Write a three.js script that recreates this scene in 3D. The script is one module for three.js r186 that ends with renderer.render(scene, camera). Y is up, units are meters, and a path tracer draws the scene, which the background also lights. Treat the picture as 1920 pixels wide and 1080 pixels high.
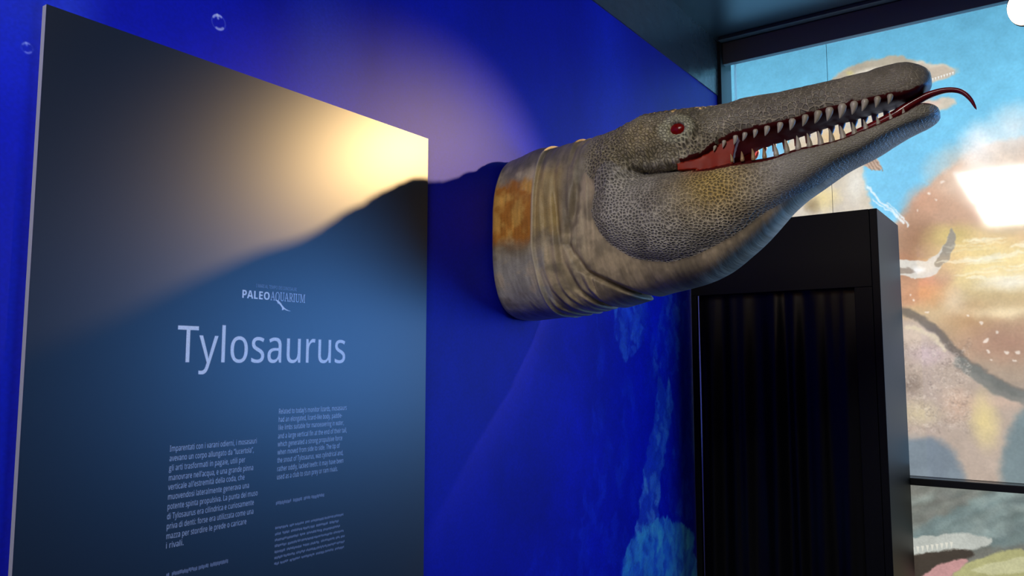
import * as THREE from 'three';
import { mergeGeometries } from 'three/addons/utils/BufferGeometryUtils.js';
import { RoundedBoxGeometry } from 'three/addons/geometries/RoundedBoxGeometry.js';
import { RectAreaLightUniformsLib } from 'three/addons/lights/RectAreaLightUniformsLib.js';

// ------------------------------------------------------------------ camera, lights, exposure
const EYE = 1.55;                                   // camera height; the blue wall is the plane z = 0, the lightbox wall x = 4.04
const FOCAL = 1480, PITCH = Math.atan(146 / FOCAL), HEADING = THREE.MathUtils.degToRad(35.2);
const scene = new THREE.Scene();
scene.background = new THREE.Color(0x000000);
const renderer = new THREE.WebGLRenderer({ antialias: true });
renderer.toneMapping = THREE.LinearToneMapping;
renderer.toneMappingExposure = 1.0;
renderer.shadowMap.enabled = true;
const camera = new THREE.PerspectiveCamera(2 * THREE.MathUtils.radToDeg(Math.atan(540 / FOCAL)), 16 / 9, 0.05, 60);
camera.position.set(0, EYE, 1.44);
const FWD = new THREE.Vector3(Math.cos(HEADING), 0, -Math.sin(HEADING)), RIGHT = new THREE.Vector3(Math.sin(HEADING), 0, Math.cos(HEADING));
camera.lookAt(camera.position.clone().addScaledVector(FWD, Math.cos(PITCH)).add(new THREE.Vector3(0, Math.sin(PITCH), 0)));
scene.add(camera);
RectAreaLightUniformsLib.init();

const CEIL = EYE + 1.705;
const LAMP_POS = new THREE.Vector3(2.86, EYE + 1.112, 1.3775);      // warm track spotlight, seen in the top right of the picture
const LAMP_AIM = new THREE.Vector3(1.66, EYE + 0.33, 0);
const SPOT_POWER = 24, PANEL_GLOW = 6.0, PANEL_LIGHT = 14, MURAL_GLOW = 1.12, MURAL_LIGHT = 0.7, SCREEN_GLOW = 7, SCREEN_LIGHT = 8;

const spot = new THREE.SpotLight(new THREE.Color().setRGB(1, 0.66, 0.30), SPOT_POWER, 0, 0.355, 1, 2);
spot.name = 'track_spotlight_beam';
const aimDir = LAMP_AIM.clone().sub(LAMP_POS).normalize();
spot.position.copy(LAMP_POS).addScaledVector(aimDir, 0.012);
spot.target.position.copy(LAMP_AIM);
spot.castShadow = true; spot.shadow.mapSize.set(2048, 2048); spot.shadow.radius = 0.9;
scene.add(spot, spot.target);

// ------------------------------------------------------------------ helpers
function rng(seed) { let s = seed >>> 0; return () => { s = (s + 0x6D2B79F5) | 0; let t = Math.imul(s ^ (s >>> 15), 1 | s); t = (t + Math.imul(t ^ (t >>> 7), 61 | t)) ^ t; return ((t ^ (t >>> 14)) >>> 0) / 4294967296; }; }
function hash2(i, j, k = 0) { let h = Math.imul(i | 0, 0x9E3779B1) ^ Math.imul((j | 0) + 0x7F4A7C15, 0x85EBCA6B) ^ Math.imul((k | 0) + 0x165667B1, 0xC2B2AE35); h = Math.imul(h ^ (h >>> 16), 0x7FEB352D); h = Math.imul(h ^ (h >>> 15), 0x846CA68B); h ^= h >>> 16; return (h >>> 0) / 4294967296; }
const sm = (a, b, x) => { const t = Math.min(1, Math.max(0, (x - a) / (b - a))); return t * t * (3 - 2 * t); };
function noise2(x, y, k = 0) {
  const i = Math.floor(x), j = Math.floor(y), u = sm(0, 1, x - i), v = sm(0, 1, y - j);
  const a = hash2(i, j, k), b = hash2(i + 1, j, k), c = hash2(i, j + 1, k), d = hash2(i + 1, j + 1, k);
  return a + (b - a) * u + (c - a) * v + (a - b - c + d) * u * v;
}
const fbm = (x, y, k = 0) => 0.5 * noise2(x, y, k) + 0.27 * noise2(x * 2.1, y * 2.1, k + 1) + 0.15 * noise2(x * 4.3, y * 4.3, k + 2) + 0.08 * noise2(x * 8.7, y * 8.7, k + 3);
function pchip(pts) {                                 // monotone cubic through [x, y] pairs
  const n = pts.length, d = [], m = [];
  for (let i = 0; i < n - 1; i++) d.push((pts[i + 1][1] - pts[i][1]) / (pts[i + 1][0] - pts[i][0]));
  for (let i = 0; i < n; i++) m.push(i === 0 ? d[0] : i === n - 1 ? d[n - 2] : d[i - 1] * d[i] <= 0 ? 0 : 2 * d[i - 1] * d[i] / (d[i - 1] + d[i]));
  return x => {
    if (x <= pts[0][0]) return pts[0][1]; if (x >= pts[n - 1][0]) return pts[n - 1][1];
    let i = 0; while (x > pts[i + 1][0]) i++;
    const h = pts[i + 1][0] - pts[i][0], t = (x - pts[i][0]) / h, t2 = t * t, t3 = t2 * t;
    return (2 * t3 - 3 * t2 + 1) * pts[i][1] + (t3 - 2 * t2 + t) * h * m[i] + (3 * t2 - 2 * t3) * pts[i + 1][1] + (t3 - t2) * h * m[i + 1];
  };
}
const lin = pts => x => { if (x <= pts[0][0]) return pts[0][1]; for (let i = 1; i < pts.length; i++) if (x <= pts[i][0]) { const t = (x - pts[i - 1][0]) / (pts[i][0] - pts[i - 1][0]); return pts[i - 1][1] + t * (pts[i][1] - pts[i - 1][1]); } return pts[pts.length - 1][1]; };
// a pixel of the photograph gives a direction; the surface it lies on gives the distance
function rayOf(px, py) {
  const u = px - 960, v = 540 - py, h = FOCAL * Math.cos(PITCH) - v * Math.sin(PITCH);
  return new THREE.Vector3().addScaledVector(FWD, h).addScaledVector(RIGHT, u).add(new THREE.Vector3(0, v * Math.cos(PITCH) + FOCAL * Math.sin(PITCH), 0));
}
function onPlaneX(px, py, X) { const d = rayOf(px, py); return camera.position.clone().addScaledVector(d, X / d.x); }
function onWall(px, py) { const d = rayOf(px, py); return camera.position.clone().addScaledVector(d, -1.44 / d.z); }

const std = o => new THREE.MeshStandardMaterial(o), phys = o => new THREE.MeshPhysicalMaterial(o);
const used = new Map();
function numbered(n) { const k = used.get(n) || 0; used.set(n, k + 1); return k ? `${n}_${String(k).padStart(3, '0')}` : n; }
function mesh(name, geo, mat, parent = scene) {
  const m = new THREE.Mesh(geo, mat); m.name = parent === scene ? numbered(name) : name; m.castShadow = m.receiveShadow = true; parent.add(m); return m;
}
function box(x0, x1, y0, y1, z0, z1) { const g = new THREE.BoxGeometry(x1 - x0, y1 - y0, z1 - z0); g.translate((x0 + x1) / 2, (y0 + y1) / 2, (z0 + z1) / 2); return g; }
function rbox(x0, x1, y0, y1, z0, z1, r = 0.003) { const g = new RoundedBoxGeometry(x1 - x0, y1 - y0, z1 - z0, 2, r); g.translate((x0 + x1) / 2, (y0 + y1) / 2, (z0 + z1) / 2); return g; }
function struct(name, geo, mat, label, category) { const m = mesh(name, geo, mat); m.userData = { kind: 'structure', label, category }; return m; }
function thing(name, label, category, pos = [0, 0, 0], group) { const g = new THREE.Group(); g.name = numbered(name); g.position.set(...pos); g.userData = { label, category }; if (group) g.userData.group = group; scene.add(g); return g; }
function dataTex(w, h, fn, srgb, repeat) {
  const a = new Uint8Array(w * h * 4);
  for (let j = 0; j < h; j++) for (let i = 0; i < w; i++) { const c = fn(i, j), o = (j * w + i) * 4; a[o] = c[0]; a[o + 1] = c[1]; a[o + 2] = c[2]; a[o + 3] = 255; }
  const t = new THREE.DataTexture(a, w, h); t.magFilter = t.minFilter = THREE.LinearFilter; if (srgb) t.colorSpace = THREE.SRGBColorSpace; if (repeat) t.wrapS = t.wrapT = THREE.RepeatWrapping; t.needsUpdate = true; return t;
}
function canvasTex(c) { const t = new THREE.CanvasTexture(c); t.colorSpace = THREE.SRGBColorSpace; t.wrapS = t.wrapT = THREE.ClampToEdgeWrapping; return t; }
function newCanvas(w, h) { const c = document.createElement('canvas'); c.width = w; c.height = h; return c; }

// ------------------------------------------------------------------ room shell
const WALL_TOP = EYE + 1.411, RIGHT_X = 4.04;
const X0 = -4.2, Z1 = 5.4;
const darkPaint = std({ color: 0x1b1d22, roughness: 0.75 });
const fineNoise = dataTex(256, 256, (i, j) => { const v = 110 + 60 * (hash2(i, j, 7) - 0.5) + 60 * (noise2(i / 5, j / 5, 9) - 0.5); return [v, v, v]; }, false, true);
const clothNoise = fineNoise.clone(); clothNoise.repeat.set(3, 3); clothNoise.needsUpdate = true;

// soft-focus print: box blur in place
function blurCanvas(g, W, Hh, R, passes = 2) {
  const im = g.getImageData(0, 0, W, Hh), d = im.data, tmp = new Float32Array(Math.max(W, Hh) * 3);
  const run = (n, off, step) => { for (let q = 0; q < 3; q++) { let sum = 0; for (let i = -R; i <= R; i++) sum += d[off + step * Math.min(n - 1, Math.max(0, i)) + q]; for (let i = 0; i < n; i++) { tmp[i * 3 + q] = sum / (2 * R + 1); sum += d[off + step * Math.min(n - 1, i + R + 1) + q] - d[off + step * Math.max(0, i - R) + q]; } } for (let i = 0; i < n; i++) for (let q = 0; q < 3; q++) d[off + step * i + q] = tmp[i * 3 + q]; };
  for (let p = 0; p < passes; p++) { for (let j = 0; j < Hh; j++) run(W, j * W * 4, 4); for (let i = 0; i < W; i++) run(Hh, i * 4, W * 4); }
  g.putImageData(im, 0, 0);
}
// brushy edges and mottling: every pixel looks a little to the side
function brushCanvas(g, W, Hh, amount, grain, k, X = 0, Y = 0) {
  const a = g.getImageData(X, Y, W, Hh), s0 = new Uint8ClampedArray(a.data), d = a.data;
  for (let j = 0; j < Hh; j++) for (let i = 0; i < W; i++) {
    const x = Math.min(W - 1, Math.max(0, Math.round(i + amount * (fbm(i / 22, j / 22, k) - 0.5)))), y = Math.min(Hh - 1, Math.max(0, Math.round(j + amount * (fbm(i / 22, j / 22, k + 40) - 0.5))));
    const n = 1 + grain * (noise2(i / 3, j / 3, k + 2) - 0.5) + 2.2 * grain * (fbm(i / 34, j / 34, k + 5) - 0.5), o = (j * W + i) * 4, q = (y * W + x) * 4;
    d[o] = s0[q] * n; d[o + 1] = s0[q + 1] * n; d[o + 2] = s0[q + 2] * n;
  }
  g.putImageData(a, X, Y);
}
// printed sea scene on the blue wall
const WX0 = 0.2, WX1 = 4.06, WY0 = -1.55, WY1 = 1.411;
const wallPrint = (() => {
  const W = 2048, Hh = 1568, c = newCanvas(W, Hh), g = c.getContext('2d');
  const X = x => (x - WX0) / (WX1 - WX0) * W, Y = y => (WY1 - y) / (WY1 - WY0) * Hh, S = W / (WX1 - WX0);
  const P = (px, py) => { const q = onWall(px, py); return [X(q.x), Y(q.y - EYE)]; };
  g.fillStyle = 'rgb(9,20,176)'; g.fillRect(0, 0, W, Hh);
  const r = rng(11);
  const blob = (px, py, rx, ry, rgb, a) => {
    const [x, y] = P(px, py); g.save(); g.translate(x, y); g.scale(rx * S, ry * S);
    const gr = g.createRadialGradient(0, 0, 0, 0, 0, 1); gr.addColorStop(0, `rgba(${rgb},${a})`); gr.addColorStop(1, `rgba(${rgb},0)`); g.fillStyle = gr; g.fillRect(-1, -1, 2, 2); g.restore();
  };
  // pale drifting rays of the printed water
  blob(590, 60, 0.12, 0.4, '60,90,225', 0.38); blob(650, 90, 0.1, 0.3, '60,90,225', 0.25); blob(1150, 190, 0.3, 0.7, '20,60,235', 0.5); blob(1140, 90, 0.18, 0.35, '30,60,225', 0.25); blob(40, 10, 0.16, 0.22, '50,80,215', 0.4); blob(130, 8, 0.08, 0.14, '60,90,215', 0.35);
  blob(20, 500, 0.2, 0.5, '20,40,205', 0.4); blob(1000, 60, 0.4, 0.4, '4,8,160', 0.5); blob(1080, 190, 0.12, 0.5, '4,8,165', 0.35);
  blob(1230, 760, 1.1, 1.3, '10,30,232', 0.9); blob(1260, 620, 0.5, 0.5, '12,34,240', 0.6);  // not rays: stronger blue painted in for mural light on this end of the wall
  // distant rocks: ragged lighter blotches made of many small strokes
  const patch = (poly, n, size, cols, seed, base = 0) => {
    const q = rng(seed), pts = poly.map(p => P(...p));
    g.save(); g.beginPath(); pts.forEach((p, i) => i ? g.lineTo(...p) : g.moveTo(...p)); g.closePath(); g.clip(); if (base) { g.fillStyle = `rgba(${cols[0]},${base})`; g.fill(); }
    const xs = pts.map(p => p[0]), ys = pts.map(p => p[1]), ax = Math.min(...xs), bx = Math.max(...xs), ay = Math.min(...ys), by = Math.max(...ys);
    for (let i = 0; i < n; i++) {
      const x = ax + q() * (bx - ax), y = ay + q() * (by - ay), s = size * S * (0.3 + q()), c0 = cols[Math.floor(q() * cols.length)];
      const n1 = fbm(x / 60, y / 60, seed); if (n1 < 0.36 + 0.16 * q()) continue;
      g.fillStyle = `rgba(${c0},${0.16 + 0.34 * q()})`; g.beginPath(); g.ellipse(x, y, s * 0.5, s * (0.6 + q()), (q() - 0.5) * 1.0, 0, 7); g.fill();
    }
    g.restore();
  };
  patch([[1120, 540], [1300, 520], [1300, 1090], [1080, 1090], [1110, 800]], 900, 0.045, ['20,50,225', '34,70,235', '12,28,200', '26,60,230'], 21);
  patch([[1150, 545], [1215, 540], [1210, 640], [1170, 680], [1150, 620]], 120, 0.035, ['105,170,255', '80,140,250', '50,105,250'], 22, 0.12);
  patch([[1215, 545], [1290, 560], [1270, 700], [1225, 710]], 160, 0.035, ['60,120,250', '85,145,250', '30,70,235'], 23, 0.1);
  patch([[1234, 700], [1246, 740], [1256, 705], [1262, 760], [1250, 830], [1240, 900], [1232, 1000], [1192, 1000], [1204, 900], [1220, 810], [1232, 750]], 260, 0.03, ['120,200,255', '95,170,255', '140,215,255', '60,125,250'], 24, 0.3);
  patch([[1160, 1100], [1168, 1050], [1184, 1012], [1206, 985], [1240, 970], [1275, 980], [1300, 1000], [1310, 1100]], 420, 0.035, ['95,215,255', '110,225,255', '70,185,255'], 25, 0.45);
  patch([[985, 1090], [1000, 1030], [1060, 990], [1120, 985], [1170, 1020], [1170, 1090]], 300, 0.03, ['18,40,210', '24,50,220', '14,32,200'], 26, 0.15);
  patch([[1260, 700], [1300, 690], [1300, 980], [1255, 960]], 160, 0.03, ['60,120,240', '20,50,220', '35,80,235'], 27);
  { const rx = Math.floor(X(2.0)), ry = Math.floor(Y(0.45)); blurCanvas(g, W, Hh, 2, 2); brushCanvas(g, W - rx, Math.floor(Y(-0.9)) - ry, 34, 0.05, 71, rx, ry); blurCanvas(g, W, Hh, 1, 1); }
  // rock below the frame too, so that the print goes on down to the floor
  const bubble = (px, py, r0, a) => {
    const [x, y] = P(px, py), R = r0 * S; g.strokeStyle = `rgba(190,205,255,${a * 0.45})`; g.lineWidth = R * 0.16; g.beginPath(); g.arc(x, y, R, 0, 7); g.stroke();
    g.strokeStyle = `rgba(215,225,255,${a})`; g.lineWidth = R * 0.34; g.lineCap = 'round';
    g.beginPath(); g.arc(x, y, R * 0.9, -2.6, -1.2); g.stroke(); g.beginPath(); g.arc(x, y, R * 0.86, 0.7, 1.9); g.stroke();
    g.beginPath(); g.moveTo(x - R * 0.25, y - R * 0.95); g.lineTo(x - R * 0.1, y - R * 0.5); g.stroke();
  };
  bubble(410, 42, 0.0165, 0.62); bubble(51, 90, 0.0095, 0.38);
  // print grain
  const im = g.getImageData(0, 0, W, Hh), d = im.data;
  for (let k = 0, i = 0; i < d.length; i += 4, k++) { const x = k % W, y = (k / W) | 0, n = 1 + (noise2(x / 2.2, y / 2.2, 3) - 0.5) * 0.10 + (fbm(x / 90, y / 160, 5) - 0.5) * 0.22; d[i] *= n; d[i + 1] *= n; d[i + 2] = Math.min(255, d[i + 2] * n); }
  g.putImageData(im, 0, 0);
  return canvasTex(c);
})();
function planarUV(geo, fu, fv) { const p = geo.attributes.position, uv = new Float32Array(p.count * 2); for (let i = 0; i < p.count; i++) { uv[2 * i] = fu(p.getX(i), p.getY(i), p.getZ(i)); uv[2 * i + 1] = fv(p.getX(i), p.getY(i), p.getZ(i)); } geo.setAttribute('uv', new THREE.BufferAttribute(uv, 2)); return geo; }
const bluePrint = phys({ map: wallPrint, roughness: 0.52, specularIntensity: 0.42 });
struct('wall_left', planarUV(box(X0, RIGHT_X + 0.1, 0, WALL_TOP, -0.12, 0), x => (x - WX0) / (WX1 - WX0), (x, y) => (y - EYE - WY0) / (WY1 - WY0)), bluePrint, 'deep blue wall printed with an underwater scene of rocks and bubbles', 'wall');

// glossy strip above the print
const scuffs = (() => {
  const W = 2048, Hh = 256, c = newCanvas(W, Hh), g = c.getContext('2d'); g.fillStyle = 'rgb(66,74,82)'; g.fillRect(0, 0, W, Hh);
  const r = rng(5);
  for (let i = 0; i < 500; i++) { g.fillStyle = `rgba(${r() < 0.5 ? '40,46,52' : '92,102,112'},${0.12 * r()})`; g.beginPath(); g.ellipse(r() * W, r() * Hh, 5 + 30 * r(), 2 + 10 * r(), 0, 0, 7); g.fill(); }
  return canvasTex(c);
})();
const wavy = dataTex(256, 64, (i, j) => { const v = 255 * fbm(i / 10, j / 22, 88); return [v, v, v]; }, false);
struct('trim_1', planarUV(box(X0, RIGHT_X - 0.12, WALL_TOP, CEIL, -0.12, 0.006), x => (x - 2.0) / 2.1, (x, y) => (y - WALL_TOP) / (CEIL - WALL_TOP)), phys({ map: scuffs, roughness: 0.24, specularIntensity: 1, bumpMap: wavy, bumpScale: 0.004 }), 'glossy dark grey strip above the blue print', 'fascia');
const steel = phys({ color: 0x46535e, roughness: 0.3, metalness: 0.55, bumpMap: fineNoise, bumpScale: 0.0004 });
struct('ceiling', box(X0, RIGHT_X + 0.3, CEIL, CEIL + 0.12, -0.12, Z1 + 0.1), steel, 'dark steel blue ceiling panel with a satin sheen', 'ceiling');
struct('floor', box(X0, RIGHT_X + 0.3, -0.12, 0, -0.12, Z1 + 0.1), std({ color: 0x2a2c30, roughness: 0.5 }), 'dark grey exhibition floor', 'floor');
struct('wall_right', box(RIGHT_X + 0.1, RIGHT_X + 0.3, 0, CEIL, 0, Z1), darkPaint, 'dark wall behind the lightbox mural', 'wall');
struct('wall_front', box(X0, RIGHT_X + 0.3, 0, CEIL, Z1, Z1 + 0.1), darkPaint, 'dark wall opposite the blue wall', 'wall');
struct('wall_back', box(X0 - 0.1, X0, 0, CEIL, -0.12, Z1 + 0.1), darkPaint, 'dark wall at the far end of the hall', 'wall');
const header = std({ color: 0x7c838a, roughness: 0.6 });
struct('trim_2', rbox(RIGHT_X - 0.09, RIGHT_X - 0.055, EYE + 1.588, CEIL, 0.02, Z1), header, 'dark grey header beam over the lightbox mural', 'beam');
struct('trim_3', rbox(RIGHT_X - 0.125, RIGHT_X + 0.1, 0, CEIL, -0.0, 0.022), std({ color: 0x3a4046, roughness: 0.5 }), 'dark grey corner post between blue wall and mural', 'post');
struct('trim_4', rbox(RIGHT_X - 0.06, RIGHT_X + 0.02, EYE - 0.532, EYE - 0.5, 0.022, Z1), std({ color: 0x15171c, roughness: 0.4 }), 'black horizontal rail across the lightbox mural', 'rail');
struct('trim_5', rbox(3.86, 3.90, CEIL - 0.018, CEIL, 0.03, Z1), std({ color: 0x59636b, roughness: 0.4, metalness: 0.5 }), 'thin metal joint strip along the ceiling panel', 'strip');

// ------------------------------------------------------------------ lightbox mural on the right wall
const MX = RIGHT_X + 0.03, MZ0 = 0.022, MZ1 = 2.212, MY0 = -0.5, MY1 = 1.64;
const muralTex = (() => {
  const W = 1152, Hh = 1126, c = newCanvas(W, Hh), g = c.getContext('2d'), S = W / (MZ1 - MZ0);
  const ZX = z => (z - MZ0) * S, YY = y => (MY1 - y) * S, P = (px, py) => { const q = onPlaneX(px, py, MX); return [ZX(q.z), YY(q.y - EYE)]; };
  const path = (pts, close = true) => { const q = pts.map(p => P(...p)); g.beginPath(); g.moveTo(...q[0]); for (let i = 1; i < q.length; i++) { const a = q[i], b = q[(i + 1) % q.length]; if (i === q.length - 1 && !close) g.lineTo(...a); else g.quadraticCurveTo(a[0], a[1], (a[0] + b[0]) / 2, (a[1] + b[1]) / 2); } if (close) g.closePath(); };
  const fill = (pts, col) => { path(pts); g.fillStyle = col; g.fill(); };
  const stroke = (pts, col, w) => { path(pts, false); g.strokeStyle = col; g.lineWidth = w; g.lineCap = 'round'; g.stroke(); };
  const blob = (px, py, rx, ry, rgb, a, rot = 0) => { const [x, y] = P(px, py); g.save(); g.translate(x, y); g.rotate(rot); g.scale(rx * S, ry * S); const gr = g.createRadialGradient(0, 0, 0, 0, 0, 1); gr.addColorStop(0, `rgba(${rgb},${a})`); gr.addColorStop(0.5, `rgba(${rgb},${a * 0.6})`); gr.addColorStop(1, `rgba(${rgb},0)`); g.fillStyle = gr; g.fillRect(-1, -1, 2, 2); g.restore(); };
  const sky = g.createLinearGradient(0, 0, 0, Hh); sky.addColorStop(0, 'rgb(98,172,206)'); sky.addColorStop(0.16, 'rgb(118,198,234)'); sky.addColorStop(0.45, 'rgb(132,208,246)'); sky.addColorStop(0.56, 'rgb(226,206,150)'); sky.addColorStop(0.72, 'rgb(190,160,134)'); sky.addColorStop(1, 'rgb(128,142,150)');
  g.fillStyle = sky; g.fillRect(0, 0, W, Hh);
  const r = rng(77);
  // --- broad shapes
  fill([[1620, 520], [1670, 424], [1700, 392], [1740, 342], [1800, 296], [1860, 262], [1960, 250], [1960, 470], [1830, 470], [1760, 560], [1620, 600]], 'rgb(204,166,140)');
  blob(1810, 320, 0.2, 0.16, '240,212,190', 0.9); blob(1730, 380, 0.1, 0.1, '206,160,132', 0.9); blob(1720, 450, 0.12, 0.14, '156,116,88', 0.9); blob(1700, 500, 0.1, 0.1, '176,122,90', 0.8); blob(1880, 330, 0.22, 0.2, '255,244,230', 0.95); blob(1900, 240, 0.14, 0.14, '236,246,250', 0.9); blob(1835, 270, 0.1, 0.13, '255,255,255', 0.95);  // white blobs at the right: ceiling light glare on the glass, painted into the print
  blob(1840, 470, 0.3, 0.14, '240,216,150', 1); blob(1890, 500, 0.25, 0.12, '250,228,170', 0.95); blob(1780, 440, 0.14, 0.07, '214,194,124', 0.9); blob(1905, 420, 0.2, 0.06, '206,190,150', 0.7); blob(1895, 528, 0.16, 0.05, '255,250,236', 0.95);
  blob(1730, 550, 0.16, 0.09, '206,146,106', 0.9); blob(1820, 600, 0.14, 0.1, '190,150,110', 0.8); blob(1790, 565, 0.07, 0.09, '232,210,180', 0.8); blob(1890, 640, 0.22, 0.12, '178,140,120', 0.95); blob(1880, 585, 0.2, 0.035, '255,236,196', 0.9);
  fill([[1660, 600], [1720, 590], [1780, 640], [1830, 700], [1890, 736], [1960, 750], [1960, 920], [1660, 920]], 'rgb(188,170,156)');
  blob(1715, 625, 0.1, 0.07, '224,204,186', 0.95); blob(1740, 665, 0.13, 0.06, '206,184,186', 0.95); blob(1705, 720, 0.07, 0.05, '126,110,100', 0.8); blob(1725, 775, 0.12, 0.07, '214,198,164', 0.95); blob(1800, 760, 0.09, 0.1, '210,178,156', 0.9); blob(1846, 790, 0.07, 0.16, '232,212,150', 0.95); blob(1880, 752, 0.1, 0.04, '216,186,166', 0.8);
  fill([[1640, 826], [1710, 816], [1770, 826], [1800, 858], [1818, 920], [1640, 920]], 'rgb(126,138,148)');
  fill([[1960, 752], [1908, 764], [1884, 830], [1868, 920], [1960, 920]], 'rgb(122,138,142)');
  blurCanvas(g, W, Hh, 6);
  // --- pale long-snouted swimmer behind the sculpture, and the dark arched neck
  fill([[1380, 460], [1430, 350], [1500, 232], [1545, 162], [1585, 126], [1640, 108], [1690, 105], [1725, 117], [1765, 119], [1799, 127], [1792, 140], [1758, 152], [1700, 168], [1690, 186], [1740, 186], [1790, 184], [1788, 200], [1740, 214], [1680, 228], [1632, 270], [1616, 320], [1624, 368], [1660, 430], [1600, 470]], 'rgb(212,202,184)');
  fill([[1545, 162], [1585, 126], [1640, 108], [1690, 105], [1725, 117], [1690, 124], [1640, 124], [1590, 142], [1552, 176]], 'rgb(182,172,152)');
  fill([[1690, 122], [1730, 121], [1799, 129], [1788, 143], [1740, 149], [1700, 150]], 'rgb(196,182,164)');
  blob(1630, 138, 0.1, 0.04, '236,228,210', 0.95); blob(1594, 138, 0.025, 0.025, '206,196,130', 0.95); blob(1740, 196, 0.06, 0.03, '230,192,178', 0.9);
  blob(1545, 372, 0.1, 0.08, '232,212,150', 1); blob(1522, 384, 0.05, 0.06, '150,130,90', 0.9); blob(1605, 345, 0.06, 0.12, '230,226,216', 1); blob(1560, 258, 0.12, 0.06, '236,202,150', 1); blob(1500, 275, 0.1, 0.04, '214,196,168', 0.9); blob(1452, 290, 0.05, 0.035, '170,208,240', 1);
  stroke([[1660, 578], [1716, 588], [1768, 630], [1812, 682], [1862, 718], [1960, 752]], 'rgba(104,98,92,0.75)', 20); stroke([[1800, 680], [1840, 712], [1890, 734], [1960, 760]], 'rgba(120,124,120,0.8)', 30);
  stroke([[1700, 612], [1740, 622], [1772, 656]], 'rgba(236,222,190,0.7)', 9);
  blurCanvas(g, W, Hh, 2);
  // --- flipper, hand, water streaks, glints, dots, scales
  fill([[1660, 484], [1700, 488], [1735, 491], [1764, 472], [1780, 440], [1787, 421], [1793, 450], [1783, 484], [1757, 512], [1722, 524], [1696, 517], [1660, 510]], 'rgb(222,216,206)');
  fill([[1764, 474], [1780, 440], [1787, 421], [1793, 450], [1783, 484], [1762, 506], [1750, 496]], 'rgba(150,142,128,0.85)'); fill([[1672, 498], [1700, 502], [1724, 508], [1700, 514], [1672, 512]], 'rgba(150,134,120,0.8)'); blob(1722, 505, 0.03, 0.02, '255,255,255', 0.9);
  fill([[1604, 302], [1630, 286], [1650, 298], [1657, 318], [1640, 322], [1616, 314]], 'rgb(200,174,154)');
  for (let i = 0; i < 4; i++) stroke([[1618 + i * 8, 298], [1628 + i * 8, 308], [1636 + i * 6, 321]], 'rgb(150,124,106)', 2.4);
  for (const [a, b, w] of [[[1626, 352], [1694, 418], 6], [[1634, 372], [1680, 408], 3], [[1664, 380], [1706, 424], 3]]) stroke([a, [(a[0] + b[0]) / 2, (a[1] + b[1]) / 2], b], 'rgba(240,250,255,0.8)', w);
  for (let i = 0; i < 26; i++) { const [x, y] = P(1790 + r() * 150, 448 + r() * 90); g.fillStyle = `rgba(255,250,226,${0.2 + 0.4 * r()})`; g.beginPath(); g.ellipse(x, y, 14 + 50 * r(), 1.5 + 3.5 * r(), -0.03, 0, 7); g.fill(); }
  for (const [x0, y0, s] of [[1850, 640, 4], [1870, 624, 4], [1888, 660, 5], [1908, 660, 5], [1853, 660, 4], [1812, 594, 3], [1840, 605, 4], [1858, 676, 3], [1900, 676, 4], [1706, 552, 3], [1716, 562, 3], [1740, 585, 3], [1770, 340, 4], [1745, 360, 4], [1720, 396, 3], [1756, 376, 3], [1790, 326, 4]]) { const [x, y] = P(x0, y0); g.fillStyle = 'rgba(250,238,226,0.75)'; g.beginPath(); g.arc(x, y, s, 0, 7); g.fill(); }
  for (let i = 0; i < 900; i++) { const [x, y] = P(1690 + r() * 130, 640 + r() * 170); g.strokeStyle = `rgba(${r() < 0.5 ? '120,104,96' : '244,232,220'},${0.1 + 0.3 * r()})`; g.lineWidth = 1.3; g.beginPath(); g.arc(x, y, 2 + 3 * r(), r() * 6, 2 + r() * 6); g.stroke(); }
  brushCanvas(g, W, Hh, 16, 0.06, 31); blurCanvas(g, W, Hh, 1, 1);
  g.fillStyle = 'rgb(240,240,236)'; for (let i = 0; i < 10; i++) { const [x, y] = P(1738 + i * 5.4, 150 - i * 1.7); g.beginPath(); g.moveTo(x - 2.2, y); g.lineTo(x + 2.2, y); g.lineTo(x, y + 8); g.fill(); }
  return canvasTex(c);
})();
const LY0 = -1.45, LY1 = -0.532;
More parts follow.
